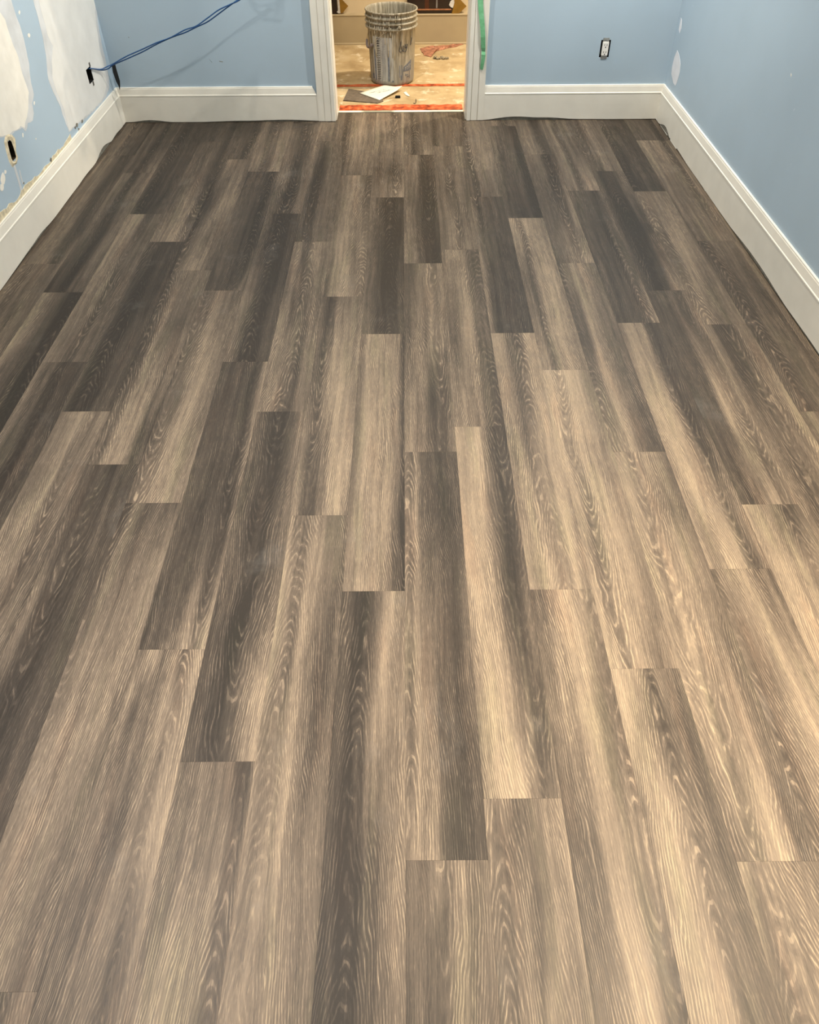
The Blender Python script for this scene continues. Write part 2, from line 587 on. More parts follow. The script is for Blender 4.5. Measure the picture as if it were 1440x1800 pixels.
def wall_patch(name, pts_px, mat, th, X=WL, par=None, step=0.02, jit=0.003, seed=1, hole=None):
    yz = [((lambda p: (p.y, p.z))(sx(px, py, X))) for px, py in pts_px]
    d = 1 if X < 0 else -1
    loops = [dense(yz, step, jit, seed)]
    if hole:                                   # leave a rectangular opening free
        a, b, c, e = hole
        loops.append([(a, c), (a, e), (b, e), (b, c)])
    tris = tessellate_polygon([[Vector((y, z, 0)) for y, z in lp] for lp in loops])
    flat = [q for lp in loops for q in lp]
    bm = bmesh.new()
    top = [bm.verts.new((X + d * th, y, z)) for y, z in flat]
    low = [bm.verts.new((X - d * 0.0004, y, z)) for y, z in flat]
    for t in tris:
        try:
            bm.faces.new([top[i] for i in t])
        except ValueError:
            pass
    o0 = 0
    for lp in loops:
        n = len(lp)
        for i in range(n):
            k_ = (i + 1) % n
            bm.faces.new((top[o0 + i], top[o0 + k_], low[o0 + k_], low[o0 + i]))
        o0 += n
    return obj(name, bm, mat, par)


A_OUT = [(-60, -160), (8, -60), (19, 0), (26, 22), (34, 43), (42, 69), (47, 92), (51, 113), (53, 137), (57, 156), (59, 166), (56, 183), (59.5, 199),
         (57.5, 212), (49, 217), (45, 232), (38, 224), (30, 229), (20, 237), (0, 243), (-40, 262), (-120, 300), (-150, 100)]
A_IN = [(-60, -120), (-20, -40), (0, 23), (9, 36), (19, 69), (32, 101), (39, 130), (50, 162), (49, 190), (47, 205), (43, 224), (36, 222), (20, 234), (0, 240),
        (-40, 258), (-115, 292), (-140, 110)]
B_OUT = [(40, -90), (58, 0), (66, 29), (74, 61), (81, 101), (84, 137), (94, 163), (107, 189), (110, 202), (121.5, 232), (135, 222), (149, 209), (166, 193), (180, 179),
         (186, 170), (191.5, 155), (191, 137), (186, 108), (179, 79), (173, 48), (170, 22), (172, 0), (160, -70)]
B_IN = [(56, -70), (68, 0), (75, 30), (84, 62), (93, 82), (91, 110), (92, 137), (100, 163), (111, 189), (114, 202), (122, 229), (135, 219), (149, 206), (166, 190), (179, 176),
        (184, 165), (187, 150), (187, 137), (181, 108), (174, 79), (170, 48), (167, 22), (168, 0), (152, -60)]
wall_patch('plaster_patch', A_OUT, M_COMPOUND_THIN, 0.0005, par=wall_left, seed=2)['label'] = 'thin grey feathered skim edge'
wall_patch('plaster_patch', A_IN, M_COMPOUND, 0.0009, par=wall_left, seed=3)['label'] = 'cream white joint compound patch nearest the camera'
wall_patch('plaster_patch', B_OUT, M_COMPOUND_THIN, 0.0005, par=wall_left, seed=4, hole=BOXH)['label'] = 'thin grey feathered skim edge near the corner'
wall_patch('plaster_patch', B_IN, M_COMPOUND_GREY, 0.0009, par=wall_left, seed=5, hole=BOXH)['label'] = 'wide white joint compound patch around the cable box'
for i, (cx_, cy_, a_, b_) in enumerate(((34, 22, 1.6, 4), (51, 62, 2.4, 4), (60, 181, 1.2, 4), (63, 244, 1, 1.5), (40, 238, 1.2, 5), (5, 316, 5, 12), (9, 302, 2, 4), (3, 330, 4, 7))):
    r = random.Random(40 + i)
    pts = [(cx_ + a_ * math.cos(t * 0.7854) * r.uniform(.7, 1.2), cy_ + b_ * math.sin(t * 0.7854) * r.uniform(.7, 1.2)) for t in range(8)]
    wall_patch('plaster_dab', pts, M_COMPOUND, 0.0008, par=wall_left, step=1, jit=0.0)
# spackle runs below hole 2
for pts in ([(23, 290), (26, 289), (31, 305), (36, 322), (42, 344), (39, 346), (33, 324), (27, 305)], [(33, 298), (35, 299), (38, 312), (41.5, 323), (40, 324), (36, 313)]):
    wall_patch('plaster_dab', pts, M_COMPOUND_THIN, 0.0007, par=wall_left, step=1, jit=0.0)
# torn drywall paper above the baseboard, near part
M_tear_px = []
tp = [(-60, 442), (0, 380), (33, 352), (44, 330), (62, 316), (73, 305), (89, 288), (98, 274), (115, 256), (124, 239)]
bp = [(126, 247), (116, 260), (98, 280), (73, 309), (33, 358), (0, 398), (-60, 462)]
up_ = dense([((lambda p: (p.y, p.z + 0.010))(sx(*p, WL))) for p in tp], 0.022, 0.006, 11, closed=False)
lo_ = [(sx(*p, WL).y, 0.176) for p in bp]
bm = bmesh.new()
prism(bm, [(WL - 0.0004, y, z) for y, z in up_ + lo_], (0.0022, 0, 0))
obj('torn_paper_strip', bm, M_TORN, wall_left)['label'] = 'ragged torn cream drywall paper along the baseboard'
for i, (cx_, cy_, a_, b_) in enumerate(((89, 281, 2.0, 3.5), (92, 287, 1.4, 2.2), (135, 219, 2.2, 4), (144, 213, 1.6, 4), (138, 227, 1.2, 2.0), (132, 224, 1.2, 2.4), (41, 322, 0.9, 2.0))):
    r = random.Random(80 + i)
    pts = [(cx_ + a_ * math.cos(t * 1.047) * r.uniform(.6, 1.2), cy_ + b_ * math.sin(t * 1.047) * r.uniform(.6, 1.2)) for t in range(6)]
    wall_patch('gouge', pts, M_GAP, 0.0026, par=wall_left, step=1, jit=0.0)

# torn rim of hole 2 with its dark back
rim_o = [(9, 238), (15, 234), (21, 236), (27, 243), (28, 253), (26, 260), (32, 277), (29.5, 288), (22, 295), (16, 285), (10, 264), (7, 250)]
rim_i = [(12.5, 248), (16, 246), (19.5, 249), (22, 256), (24.5, 264), (27.5, 275), (26.5, 282), (22.5, 284.5), (19.5, 279), (16.5, 268), (14.3, 259), (13, 253)]


def rim(name, o_px, i_px, mat, th, X, par):
    bm = bmesh.new()
    d = 1 if X < 0 else -1
    A = [sx(*p, X) for p in o_px]
    B = [sx(*p, X) for p in i_px]
    n = len(A)
    va = [bm.verts.new((X - d * 0.0003, p.y, p.z)) for p in A]
    vm = [bm.verts.new((X + d * th, (p.y * .55 + q.y * .45), (p.z * .55 + q.z * .45))) for p, q in zip(A, B)]
    vb = [bm.verts.new((X + d * th * 0.5, p.y, p.z)) for p in B]
    vc = [bm.verts.new((X - d * 0.03, p.y, p.z)) for p in B]
    for r0, r1 in ((va, vm), (vm, vb)):
        for k_ in range(n):
            bm.faces.new((r0[k_], r0[(k_ + 1) % n], r1[(k_ + 1) % n], r1[k_]))
    return obj(name, bm, mat, par)


rim('torn_rim', rim_o, rim_i, M_TORN, 0.004, WL, wall_left)['label'] = 'torn paper rim of the slot near the camera'
M_CAV = flat_mat('brown_cavity_shade', (0.030, 0.022, 0.014), 0.9, 0.1, 0.4, 60)
bm = bbox_bm((WL - 0.028, HOLE2[0] + 0.0005, HOLE2[2] + 0.0005), (WL - 0.022, HOLE2[1] - 0.0005, HOLE2[3] - 0.0005))
obj('cavity_back', bm, M_CAV, wall_left)
bm = bmesh.new()
for a_, b_ in (((HOLE2[0] + .0003, HOLE2[2]), (HOLE2[0] + .0013, HOLE2[3])), ((HOLE2[1] - .0013, HOLE2[2]), (HOLE2[1] - .0003, HOLE2[3])),
               ((HOLE2[0], HOLE2[2] + .0003), (HOLE2[1], HOLE2[2] + .0013)), ((HOLE2[0], HOLE2[3] - .0013), (HOLE2[1], HOLE2[3] - .0003))):
    box(bm, (WL - 0.03, a_[0], a_[1]), (WL - 0.0004, b_[0], b_[1]))
obj('cavity_shade_liner', bm, M_CAV, wall_left)  # dark sheets added over the blue reveals, standing in for the slot's shade

# ---- patches on the right wall
M_FILL = flat_mat('pale_wall_filler', (0.70, 0.72, 0.77), 0.8, 0.15, 0.05, 20)
for pts, mt in (([(1191, 88), (1194, 96), (1196.5, 112), (1195, 128), (1191, 143), (1187.5, 151), (1184, 146), (1180.5, 130), (1182, 116), (1186, 100)], M_FILL),
                ([(1197.5, 31), (1199, 36), (1198, 50), (1195, 59), (1193.5, 52), (1195, 44)], M_FILL),
                ([(1391, 128), (1392, 132), (1391, 136), (1390.3, 132)], M_COMPOUND)):
    wall_patch('filler_patch', pts, mt, 0.0007, X=WR, par=wall_right, step=1, jit=0)

# nicks in the paint of the back wall
for (a, b) in (((367, 103), (373, 110)), ((385, 107), (392, 109)), ((225, 65), (227, 66))):
    p, q = by(*a, WB), by(*b, WB)
    bm = bmesh.new()
    prism(bm, [(p.x, WB + .0003, p.z), (q.x, WB + .0003, q.z + 0.002), (q.x, WB + .0003, q.z - 0.001), (p.x + .003, WB + .0003, p.z - .004)], (0, -0.0007, 0))
    obj('paint_nick', bm, M_GAP, wall_back)

# ---- baseboards
PROF = [(0.0, 0.183), (0.0065, 0.183), (0.0080, 0.1815), (0.0082, 0.178), (0.0098, 0.1745), (0.0140, 0.146), (0.0166, 0.1435), (0.0170, 0.1415), (0.0170, 0.1385), (0.0160, 0.137)]


def baseboard(name, A, B, inward, gaps, label, miter=(0, 0), ret=0.0):
    """sweep the moulding from A to B; gaps = [(s0, s1, height)] humps of the lower edge above the floor"""
    A, B, inward = Vector(A), Vector(B), Vector(inward)
    L = (B - A).length
    t = (B - A).normalized()
    N = max(2, int(L / 0.03))
    bm = bmesh.new()
    rows = []
    for i in range(N + 1):
        s = L * i / N
        z0 = 0.0015 + 0.0012 * (1 + math.sin(s * 9.0 + A.x * 7) * math.sin(s * 3.1))
        for a, b, h in gaps:
            if a < s < b:
                z0 += h * math.sin(math.pi * (s - a) / (b - a)) ** 1.2
        prof = PROF + [(0.0160, z0 + 0.001), (0.0150, z0), (0.004, z0)]
        row = []
        for d, z in prof:
            ss = s
            if i == 0:
                ss += miter[0] * d
            if i == N:
                ss -= miter[1] * d
            if i == N and ret and z > 0.14:
                ss -= (z - 0.14) / 0.043 * ret
            p = A + t * ss + inward * d
            row.append(bm.verts.new((p.x, p.y, z)))
        rows.append(row)
    for a, b in zip(rows, rows[1:]):
        for k_ in range(len(a) - 1):
            bm.faces.new((a[k_], a[k_ + 1], b[k_ + 1], b[k_]))
    bm.faces.new(list(reversed(rows[0])))
    bm.faces.new(rows[-1])
    o = struct(obj(name, bm, M_TRIM), label)
    # caulk strip behind the raised lower edge, the gap's shade put into its grey
    bm = bmesh.new()
    a, b = A + inward * 0.002, B + inward * 0.0115
    lo = [min(a.x, b.x), min(a.y, b.y)]
    hi = [max(a.x, b.x), max(a.y, b.y)]
    box(bm, (lo[0], lo[1], 0.0006), (hi[0], hi[1], 0.03))
    obj('gap_filler', bm, M_GAP, o)
    return o


CAS_W = 0.098
baseboard('baseboard_left', (WL, WF, 0), (WL, WB, 0), (1, 0, 0),
          [(2.835 - WF, 3.50 - WF, 0.006), (3.85 - WF, 4.10 - WF, 0.004), (4.16 - WF, 4.46 - WF, 0.022), (4.46 - WF, 4.66 - WF, 0.006), (3.20 - WF, 3.42 - WF, 0.004)],
          'cream left baseboard with an uneven lower edge', (0, 1))
baseboard('baseboard_back', (WL, WB, 0), (DL - 0.006 - CAS_W, WB, 0), (0, -1, 0),
          [(0.05, 0.27, 0.010), (0.5, 0.9, 0.003), (0.75, 1.14, 0.008)], 'cream baseboard left of the doorway', (1, 0), 0.024)
baseboard('baseboard_back_right', (DR + 0.008 + CAS_W, WB, 0), (WR, WB, 0), (0, -1, 0),
          [(0.0, 0.30, 0.008), (0.03, 0.50, 0.012), (0.30, 0.55, 0.003)], 'cream baseboard right of the doorway', (0, 1)).name = 'baseboard_back.001'
baseboard('baseboard_right', (WR, WB, 0), (WR, WF, 0), (-1, 0, 0),
          [(0.10, 0.34, 0.026), (0.2, 0.7, 0.004), (1.45, 2.15, 0.014), (2.0, 2.7, 0.006)], 'cream right baseboard lifting off the floor in places', (1, 0))
# loose white slivers at the foot of the right baseboard
bb_r = bpy.data.objects['baseboard_right']
for a, b in (((1161, 220), (1173, 238)), ((1178, 246), (1189, 262)), ((1237, 331), (1240, 336))):
    p, q = fl(*a), fl(*b)
    bm = bmesh.new()
    prism(bm, [(p.x, p.y, 0.0005), (p.x + .004, p.y, 0.006), (q.x + .004, q.y, 0.005), (q.x, q.y, 0.0005)], (-0.0012, 0, 0.0))
    obj('paint_sliver', bm, M_COMPOUND, bb_r)

# ---- door_1: casings, jambs, threshold
door = bpy.data.objects.new('door_1', None)
COL.objects.link(door)
struct(door, 'open cased doorway in the middle of the back wall')
CY = WB - 0.0215


def casing(xa, xb, inner_right):
    """flat stock with a raised back band line and an inner bead; profile across x"""
    wdt = xb - xa
    prof = [(0, 0.0), (0, 0.0165), (0.002, 0.0185), (0.36, 0.0185), (0.365, 0.0150), (0.385, 0.0150), (0.392, 0.0195), (0.74, 0.0195), (0.745, 0.0165), (0.77, 0.0165), (0.79, 0.0215), (0.985, 0.0215), (1.0, 0.0195), (1.0, 0.0)]
    bm = bmesh.new()
    pts = []
    for u, d in prof:
        u = min(1, u)
        x = xa + wdt * u if inner_right else xb - wdt * u
        pts.append((x, WB - d, 0.003))
    prism(bm, pts, (0, 0, DH + 0.09))
    return obj('casing', bm, M_TRIM, door)


casing(DL - 0.006 - CAS_W, DL - 0.006, True)
casing(DR + 0.008, DR + 0.008 + CAS_W, False)
obj('head_casing', bbox_bm((DL - 0.006 - CAS_W, WB - 0.022, DH + 0.093), (DR + 0.008 + CAS_W, WB, DH + 0.19), 0.002), M_TRIM, door)
obj('jamb', bbox_bm((DL - 0.020, WB + 0.0005, 0.001), (DL, THR + 0.004, DH), 0.0015), M_TRIM, door)
obj('jamb', bbox_bm((DR, WB + 0.0005, 0.001), (DR + 0.020, THR + 0.004, DH), 0.0015), M_TRIM, door)
obj('head_jamb', bbox_bm((DL - 0.02, WB + 0.0005, DH), (DR + 0.02, THR + 0.004, DH + 0.02)), M_TRIM, door)
T = NT('dusty_white_strip')
sp = T.n('ShaderNodeSeparateXYZ')
T.put(sp.inputs[0], T.obj_co())
dusty = T.step(T.math('ABSOLUTE', T.math('ADD', sp.outputs[0], 0.165)), 0.075, 0.11, 0.85, 0.0)
M_STRIP = T.out(T.mix(dusty, (0.80, 0.76, 0.62), (0.22, 0.21, 0.15)), 0.5, 0.4)
obj('threshold_strip', bbox_bm((DL + 0.001, THR - 0.0035, 0.0008), (DR - 0.001, THR + 0.022, 0.0045), 0.001), M_STRIP, door)['label'] = 'thin white threshold strip, dusty in the middle'

# ------------------------------------------------------------------ hall beyond the doorway
T = NT('stained_floor_paper')
co = T.obj_co()
n1 = T.noise(co, 5.0, 5.0, 0.6)
n2 = T.noise(co, 11.0, 5.0, 0.65, 0.15)
c = T.ramp(n1, [(0.3, (0.33, 0.235, 0.120)), (0.52, (0.47, 0.355, 0.20)), (0.75, (0.56, 0.45, 0.285))])
c = T.mix(T.step(n2, 0.55, 0.66, 0.0, 0.75), c, (0.70, 0.61, 0.45))
c = T.mix(T.step(T.noise(co, 9.0, 3.0), 0.60, 0.72, 0.0, 0.5), c, (0.33, 0.22, 0.10))
T.bump(T.noise(co, 22.0, 4.0), 0.5, 0.006)
M_HALLFLOOR = T.out(c, 0.8, 0.2)
M_TAN = flat_mat('tan_hall_trim', (0.40, 0.32, 0.20), 0.6, 0.3, 0.06, 6)
M_HALLWALL = flat_mat('beige_hall_wall', (0.62, 0.50, 0.33), 0.7, 0.2, 0.05, 5)
HX0, HX1 = -1.75, 1.75
struct(obj('floor_hall', bbox_bm((HX0, THR, -0.03), (HX1, HALL_Y, 0.0)), M_HALLFLOOR), 'paper covered hall floor beyond the doorway')
struct(obj('wall_hall', bbox_bm((HX0, HALL_Y, 0), (HX1, HALL_Y + .08, HZ)), M_HALLWALL), 'beige far wall of the hall')
struct(obj('wall_hall_left', bbox_bm((HX0 - .08, THR, 0), (HX0, HALL_Y, HZ)), M_HALLWALL))
struct(obj('wall_hall_right', bbox_bm((HX1, THR, 0), (HX1 + .08, HALL_Y, HZ)), M_HALLWALL))
bm = bmesh.new()
prism(bm, [(HX0, HALL_Y, 0.190), (HX0, HALL_Y - 0.030, 0.190), (HX0, HALL_Y - 0.034, 0.186), (HX0, HALL_Y - 0.034, 0.182), (HX0, HALL_Y - 0.030, 0.178), (HX0, HALL_Y - 0.030, 0.012),
           (HX0, HALL_Y - 0.040, 0.008), (HX0, HALL_Y - 0.040, 0.0), (HX0, HALL_Y, 0.0)], (HX1 - HX0, 0, 0))
struct(obj('baseboard_hall', bm, M_TAN), 'tall tan baseboard of the far hall wall')


# two dark framed panels standing on the tan ledge, each with a folded cardboard corner
M_GLASS = flat_mat('dark_glossy_panel', (0.012, 0.006, 0.006), 0.12, 0.5)
M_COPPER = flat_mat('copper_rail', (0.45, 0.22, 0.12), 0.35, 0.5, 0.3, 40, metal=0.6)
M_CARD = flat_mat('brown_cardboard', (0.23, 0.125, 0.022), 0.85, 0.15, 0.12, 30)
M_STEEL_DULL = flat_mat('dull_grey_band', (0.16, 0.15, 0.145), 0.4, 0.5, 0.3, 30)
M_WRAP = flat_mat('grey_plastic_wrap', (0.55, 0.53, 0.52), 0.3, 0.5, 0.2, 60)
M_REDBROWN = flat_mat('red_brown_band', (0.06, 0.016, 0.006), 0.3, 0.5, 0.3, 20)
PY = HALL_Y - 0.012


def dark_panel(x0, x1, label, corner_px, detail):
    zb = 0.191
    t = thing('framed_panel', label, 'panel', ((x0 + x1) / 2, PY, zb), 'dark panels along the hall wall')
    def add(name, bm_, mt, smooth=False):
        o_ = obj(name, bm_, mt, t, smooth)
        o_.location = -Vector(t.location)
        return o_
    add('panel_sheet', bbox_bm((x0, PY - 0.006, zb), (x1, PY + 0.008, 1.1), 0.002), M_GLASS)
    if detail:
        add('bottom_rail', bbox_bm((x0 + 0.06, PY - 0.014, zb + 0.020), (x1 - 0.005, PY - 0.0065, zb + 0.029), 0.002), M_COPPER)['label'] = 'shiny copper coloured rail'
        add('dark_band', bbox_bm((x0 + 0.125, PY - 0.0085, zb + 0.030), (x0 + 0.155, PY - 0.0062, 1.09)), M_REDBROWN)
        add('grey_band', bbox_bm((x0 + 0.205, PY - 0.0085, zb + 0.032), (x0 + 0.216, PY - 0.0062, 1.09)), M_STEEL_DULL)
    # cardboard corner: a folded square seen on its point
    pts = [by(px, py, PY - 0.012) for px, py in corner_px]
    bm_ = bmesh.new()
    prism(bm_, pts, (0, 0.004, 0))
    add('cardboard_corner', bm_, M_CARD)['label'] = 'brown folded cardboard corner protector'
    return t


xl = by(593.5, 15, PY).x
dark_panel(xl - 0.34, xl, 'dark panel in the hall at the left edge of the doorway, cardboard corner beside it', [(596, -6), (601, -1), (612.3, 10.7), (601.5, 23.5), (599, 23.5)], False)
xa, xb = by(716, 10, PY).x, by(795, 10, PY).x
dark_panel(xa, xb, 'dark glossy panel with a copper rail behind the bucket, on the tan ledge', [(799, -8), (806, -4), (820.5, 11), (806, 24.5), (794, 24.5), (798.5, 8)], True)
# crumpled wrap between panel and cardboard
tr = bpy.data.objects['framed_panel.001'] if 'framed_panel.001' in bpy.data.objects else None
for nm, pts_px in (('plastic_wrap', [(792, 2), (798, -2), (799, 4), (796.5, 14), (793, 13), (789.5, 9)]),):
    bm = bmesh.new()
    prism(bm, [by(a, b, PY - 0.016) for a, b in pts_px], (0, 0.003, 0))
    o_ = obj(nm, bm, M_WRAP, tr)
    if tr:
        o_.location = -Vector(tr.location)
fl_ = bpy.data.objects['framed_panel']
bm = bmesh.new()
prism(bm, [by(a, b, PY - 0.016) for a, b in ((593.6, -4), (595.5, -4), (597.5, 16), (598.5, 23), (596, 23.5), (592, 21.5), (594.5, 18))], (0, 0.003, 0))
o_ = obj('plastic_wrap', bm, M_WRAP, fl_)
o_.location = -Vector(fl_.location)

# ---- red tape lines on the hall floor
T = NT('worn_red_tape')
co = T.obj_co()
n = T.noise(co, 26.0, 4.0, 0.6)
c = T.ramp(n, [(0.32, (0.16, 0.022, 0.008)), (0.5, (0.52, 0.085, 0.022)), (0.72, (0.70, 0.22, 0.09))])
M_RED = T.out(c, 0.4, 0.5)
M_PINK = flat_mat('faded_red_scrap', (0.36, 0.165, 0.10), 0.8, 0.2, 0.5, 60, bump=0.5)


def tape_line(x0, x1, ya, yb, label, seed, wob=0.004):
    r = random.Random(seed)
    n = 26
    bm = bmesh.new()
    top, bot, t2, b2 = [], [], [], []
    for i in range(n + 1):
        x = x0 + (x1 - x0) * i / n
        e0, e1 = r.uniform(-wob, wob), r.uniform(-wob, wob)
        zz = 0.0022 + r.uniform(0, 0.003)
        bot.append(bm.verts.new((x, ya + e0, 0.0004)))
        b2.append(bm.verts.new((x, ya + e0, zz)))
        t2.append(bm.verts.new((x, yb + e1, zz + r.uniform(0, .002))))
        top.append(bm.verts.new((x, yb + e1, 0.0004)))
    for i in range(n):
        for p, q in ((bot, b2), (b2, t2), (t2, top)):
            bm.faces.new((p[i], p[i + 1], q[i + 1], q[i]))
    return tag(obj('red_tape', bm, M_RED), label, 'tape')


tape_line(DL + 0.003, DR - 0.003, 4.952, 5.040, 'wide crinkled red tape strip across the doorway just behind the white threshold', 3, 0.006)
tape_line(-0.62, 0.56, 5.413, 5.447, 'narrow red tape line on the hall floor running under the bucket', 5)

# ---- vinyl offcut, paper note, wedge, scraps, nail on the hall floor
M_OFFCUT = flat_mat('dark_vinyl_offcut', (0.13, 0.105, 0.08), 0.5, 0.3, 0.3, 50)
pts = [fl(603.5, 176, .006), fl(613, 156, .006), fl(665, 164, .006), fl(674, 177, .006), fl(664, 180.5, 0.006)]
pts = [Vector((p.x, p.y, 0.0062)) for p in pts]
org = Vector((pts[0].x + .08, pts[0].y + .03, 0.0002))
bm = bmesh.new()
prism(bm, pts, (0, 0, -0.006))
tag(obj('vinyl_offcut', bm, M_OFFCUT, origin=org), 'dark grey-brown vinyl plank offcut lying under the white note', 'plank')

T = NT('note_paper')
M_NOTE = T.out((0.86, 0.83, 0.70), 0.7, 0.2)
M_INK = flat_mat('blue_grey_ink', (0.16, 0.19, 0.24), 0.7, 0.1)
note_px = [(632, 166.5), (675, 152.5), (707.5, 160), (667.5, 178.5)]
c4 = [fl(x_, y_) for x_, y_ in note_px]
note_root = thing('paper_note', 'white square note with faint handwriting lying in front of the bucket', 'paper', (c4[0].lerp(c4[2], .5).x, c4[0].lerp(c4[2], .5).y, 0.0075))
zc = [0.010, 0.010, 0.020, 0.0085]


def note_pt(u, v, lift=0.0):
    p = (c4[0] * (1 - u) + c4[1] * u) * (1 - v) + (c4[3] * (1 - u) + c4[2] * u) * v
    z = (zc[0] * (1 - u) + zc[1] * u) * (1 - v) + (zc[3] * (1 - u) + zc[2] * u) * v
    z += 0.004 * math.sin(math.pi * u) * math.sin(math.pi * v) + 0.010 * max(0, u - 0.75) * max(0, v - .6) * 10
    return Vector((p.x, p.y, z + lift)) - Vector(note_root.location)


bm = bmesh.new()
N = 8
gv = [[bm.verts.new(note_pt(i / N, j / N)) for i in range(N + 1)] for j in range(N + 1)]
gb = [[bm.verts.new(note_pt(i / N, j / N, -0.0006)) for i in range(N + 1)] for j in range(N + 1)]
for j in range(N):
    for i in range(N):
        bm.faces.new((gv[j][i], gv[j][i + 1], gv[j + 1][i + 1], gv[j + 1][i]))
        bm.faces.new((gb[j][i], gb[j + 1][i], gb[j + 1][i + 1], gb[j][i + 1]))
for i in range(N):
    for a, b in (((0, i), (0, i + 1)), ((N, i), (N, i + 1)), ((i, 0), (i + 1, 0)), ((i, N), (i + 1, N))):
        bm.faces.new((gv[a[0]][a[1]], gv[b[0]][b[1]], gb[b[0]][b[1]], gb[a[0]][a[1]]))
obj('sheet', bm, M_NOTE, note_root, True)
bm = bmesh.new()
r = random.Random(9)
for row in range(2):
    u0 = 0.18 + 0.12 * row
    base = (0.28 + 0.24 * row)
    npt = 30
    L_ = []
    for i in range(npt):
        tt = i / (npt - 1)
        L_.append((u0 + 0.46 * tt + 0.02 * math.sin(i * 1.9), base + 0.26 * tt + 0.065 * math.sin(i * 2.3 + row) * r.uniform(.4, 1.0)))
    for i in range(npt - 1):
        if r.random() < 0.18:
            continue
        a, b = note_pt(*L_[i], 0.0005), note_pt(*L_[i + 1], 0.0005)
        d = (b - a).cross(Vector((0, 0, 1))).normalized() * 0.0013
        bm.faces.new([bm.verts.new(p) for p in (a - d, b - d, b + d, a + d)])
ink = obj('handwriting', bm, M_INK, note_root)
ink['label'] = 'faint grey-blue handwriting'

p = fl(700, 172)
bm = bbox_bm((-0.016, -0.012, 0), (0.016, 0.012, 0.010), 0.002)
wd = tag(obj('wedge', bm, M_DARK), 'small dark block under the right corner of the white note', 'block')
wd.location = (p.x - 0.002, p.y + 0.002, 0.0003)
for a, lab, sc_ in (((715, 167), 'white paper scrap lying to the right of the white note', 1.0),):
    p = fl(*a)
    bm = bmesh.new()
    prism(bm, [(-0.020, 0.045, 0.001), (-0.004, 0.050, 0.004), (0.020, -0.022, 0.001), (0.010, -0.034, 0.003), (-0.004, -0.010, 0.002)], (0, 0, 0.0012))
    o_ = tag(obj('paper_scrap', bm, M_NOTE), lab, 'paper')
    o_.location = (p.x, p.y, 0)
path = [fl(*q) for q in ((727, 182), (730, 182.5), (731.5, 179), (731.2, 175))]
bm = bmesh.new()
tube(bm, [(q.x - path[0].x, q.y - path[0].y, 0.0028) for q in spline(path, 5)], 0.0022, 6)
o_ = tag(obj('bent_nail', bm, flat_mat('dark_iron', (0.06, 0.05, 0.04), 0.5, 0.5)), 'small bent dark nail on the floor right of the note', 'nail')
o_.location = (path[0].x, path[0].y, 0)


# ---- torn red paper and rubble by the hall wall
def ragged_sheet(name, px_pts, mat, label, cat, seed, zlo=0.002, zhi=0.018):
    r = random.Random(seed)
    base = [fl(*p) for p in px_pts]
    cen = sum(base, Vector()) / len(base)
    xy = dense([(p.x - cen.x, p.y - cen.y) for p in base], 0.03, 0.006, seed)
    bm = bmesh.new()
    rim_v = [bm.verts.new((x, y, r.uniform(zlo, zlo + .004))) for x, y in xy]
    mid = [bm.verts.new((x * .55, y * .55, r.uniform(zlo, zhi))) for x, y in xy]
    c0 = bm.verts.new((0, 0, zhi * .7))
    n = len(xy)
    for i in range(n):
        k_ = (i + 1) % n
        bm.faces.new((rim_v[i], rim_v[k_], mid[k_], mid[i]))
        bm.faces.new((mid[i], mid[k_], c0))
    low = [bm.verts.new((x, y, 0.0005)) for x, y in xy]
    for i in range(n):
        k_ = (i + 1) % n
        bm.faces.new((rim_v[i], low[i], low[k_], rim_v[k_]))
    o_ = tag(obj(name, bm, mat), label, cat)
    o_.location = (cen.x, cen.y, 0)
    return o_


ragged_sheet('torn_paper', [(739, 86), (752, 83), (770, 81), (798, 80), (814, 77.5), (814, 78.5), (800, 83), (786, 86), (768, 90), (757, 94), (758, 101), (744, 97), (741, 90)], M_PINK,
             'torn faded red paper strip along the foot of the tan hall baseboard', 'paper', 21)
M_RUBBLE = flat_mat('grey_brown_rubble', (0.30, 0.25, 0.17), 0.9, 0.1, 0.5, 80)


def rubble(px_c, w_, d_, n_, label, seed, big):
    r = random.Random(seed)
    c = fl(*px_c)
    bm = bmesh.new()
    for i in range(n_):
        s = r.uniform(.35, 1) * big
        p = Vector((r.uniform(-w_, w_), r.uniform(-d_, d_), s * 0.55))
        tmp = bmesh.new()
        bmesh.ops.create_icosphere(tmp, subdivisions=1, radius=s)
        for v in tmp.verts:
            v.co = Vector((v.co.x * r.uniform(.7, 1.3), v.co.y * r.uniform(.7, 1.3), v.co.z * r.uniform(.4, .75)))
            v.co += p
            v.co.z = max(v.co.z, 0.0006)
        mp = {v: bm.verts.new(v.co) for v in tmp.verts}
        for f in tmp.faces:
            try:
                bm.faces.new([mp[v] for v in f.verts])
            except ValueError:
                pass
        tmp.free()
    o_ = tag(obj('rubble', bm, M_RUBBLE), label, 'debris')
    o_['kind'] = 'stuff'
    o_.location = (c.x, c.y, 0.0)
    return o_


rubble((775, 103), 0.045, 0.028, 22, 'crumbled grey-brown debris in front of the torn red paper', 31, 0.016)
rubble((793, 76.5), 0.035, 0.012, 12, 'small heap of pale debris against the tan hall baseboard', 33, 0.015)

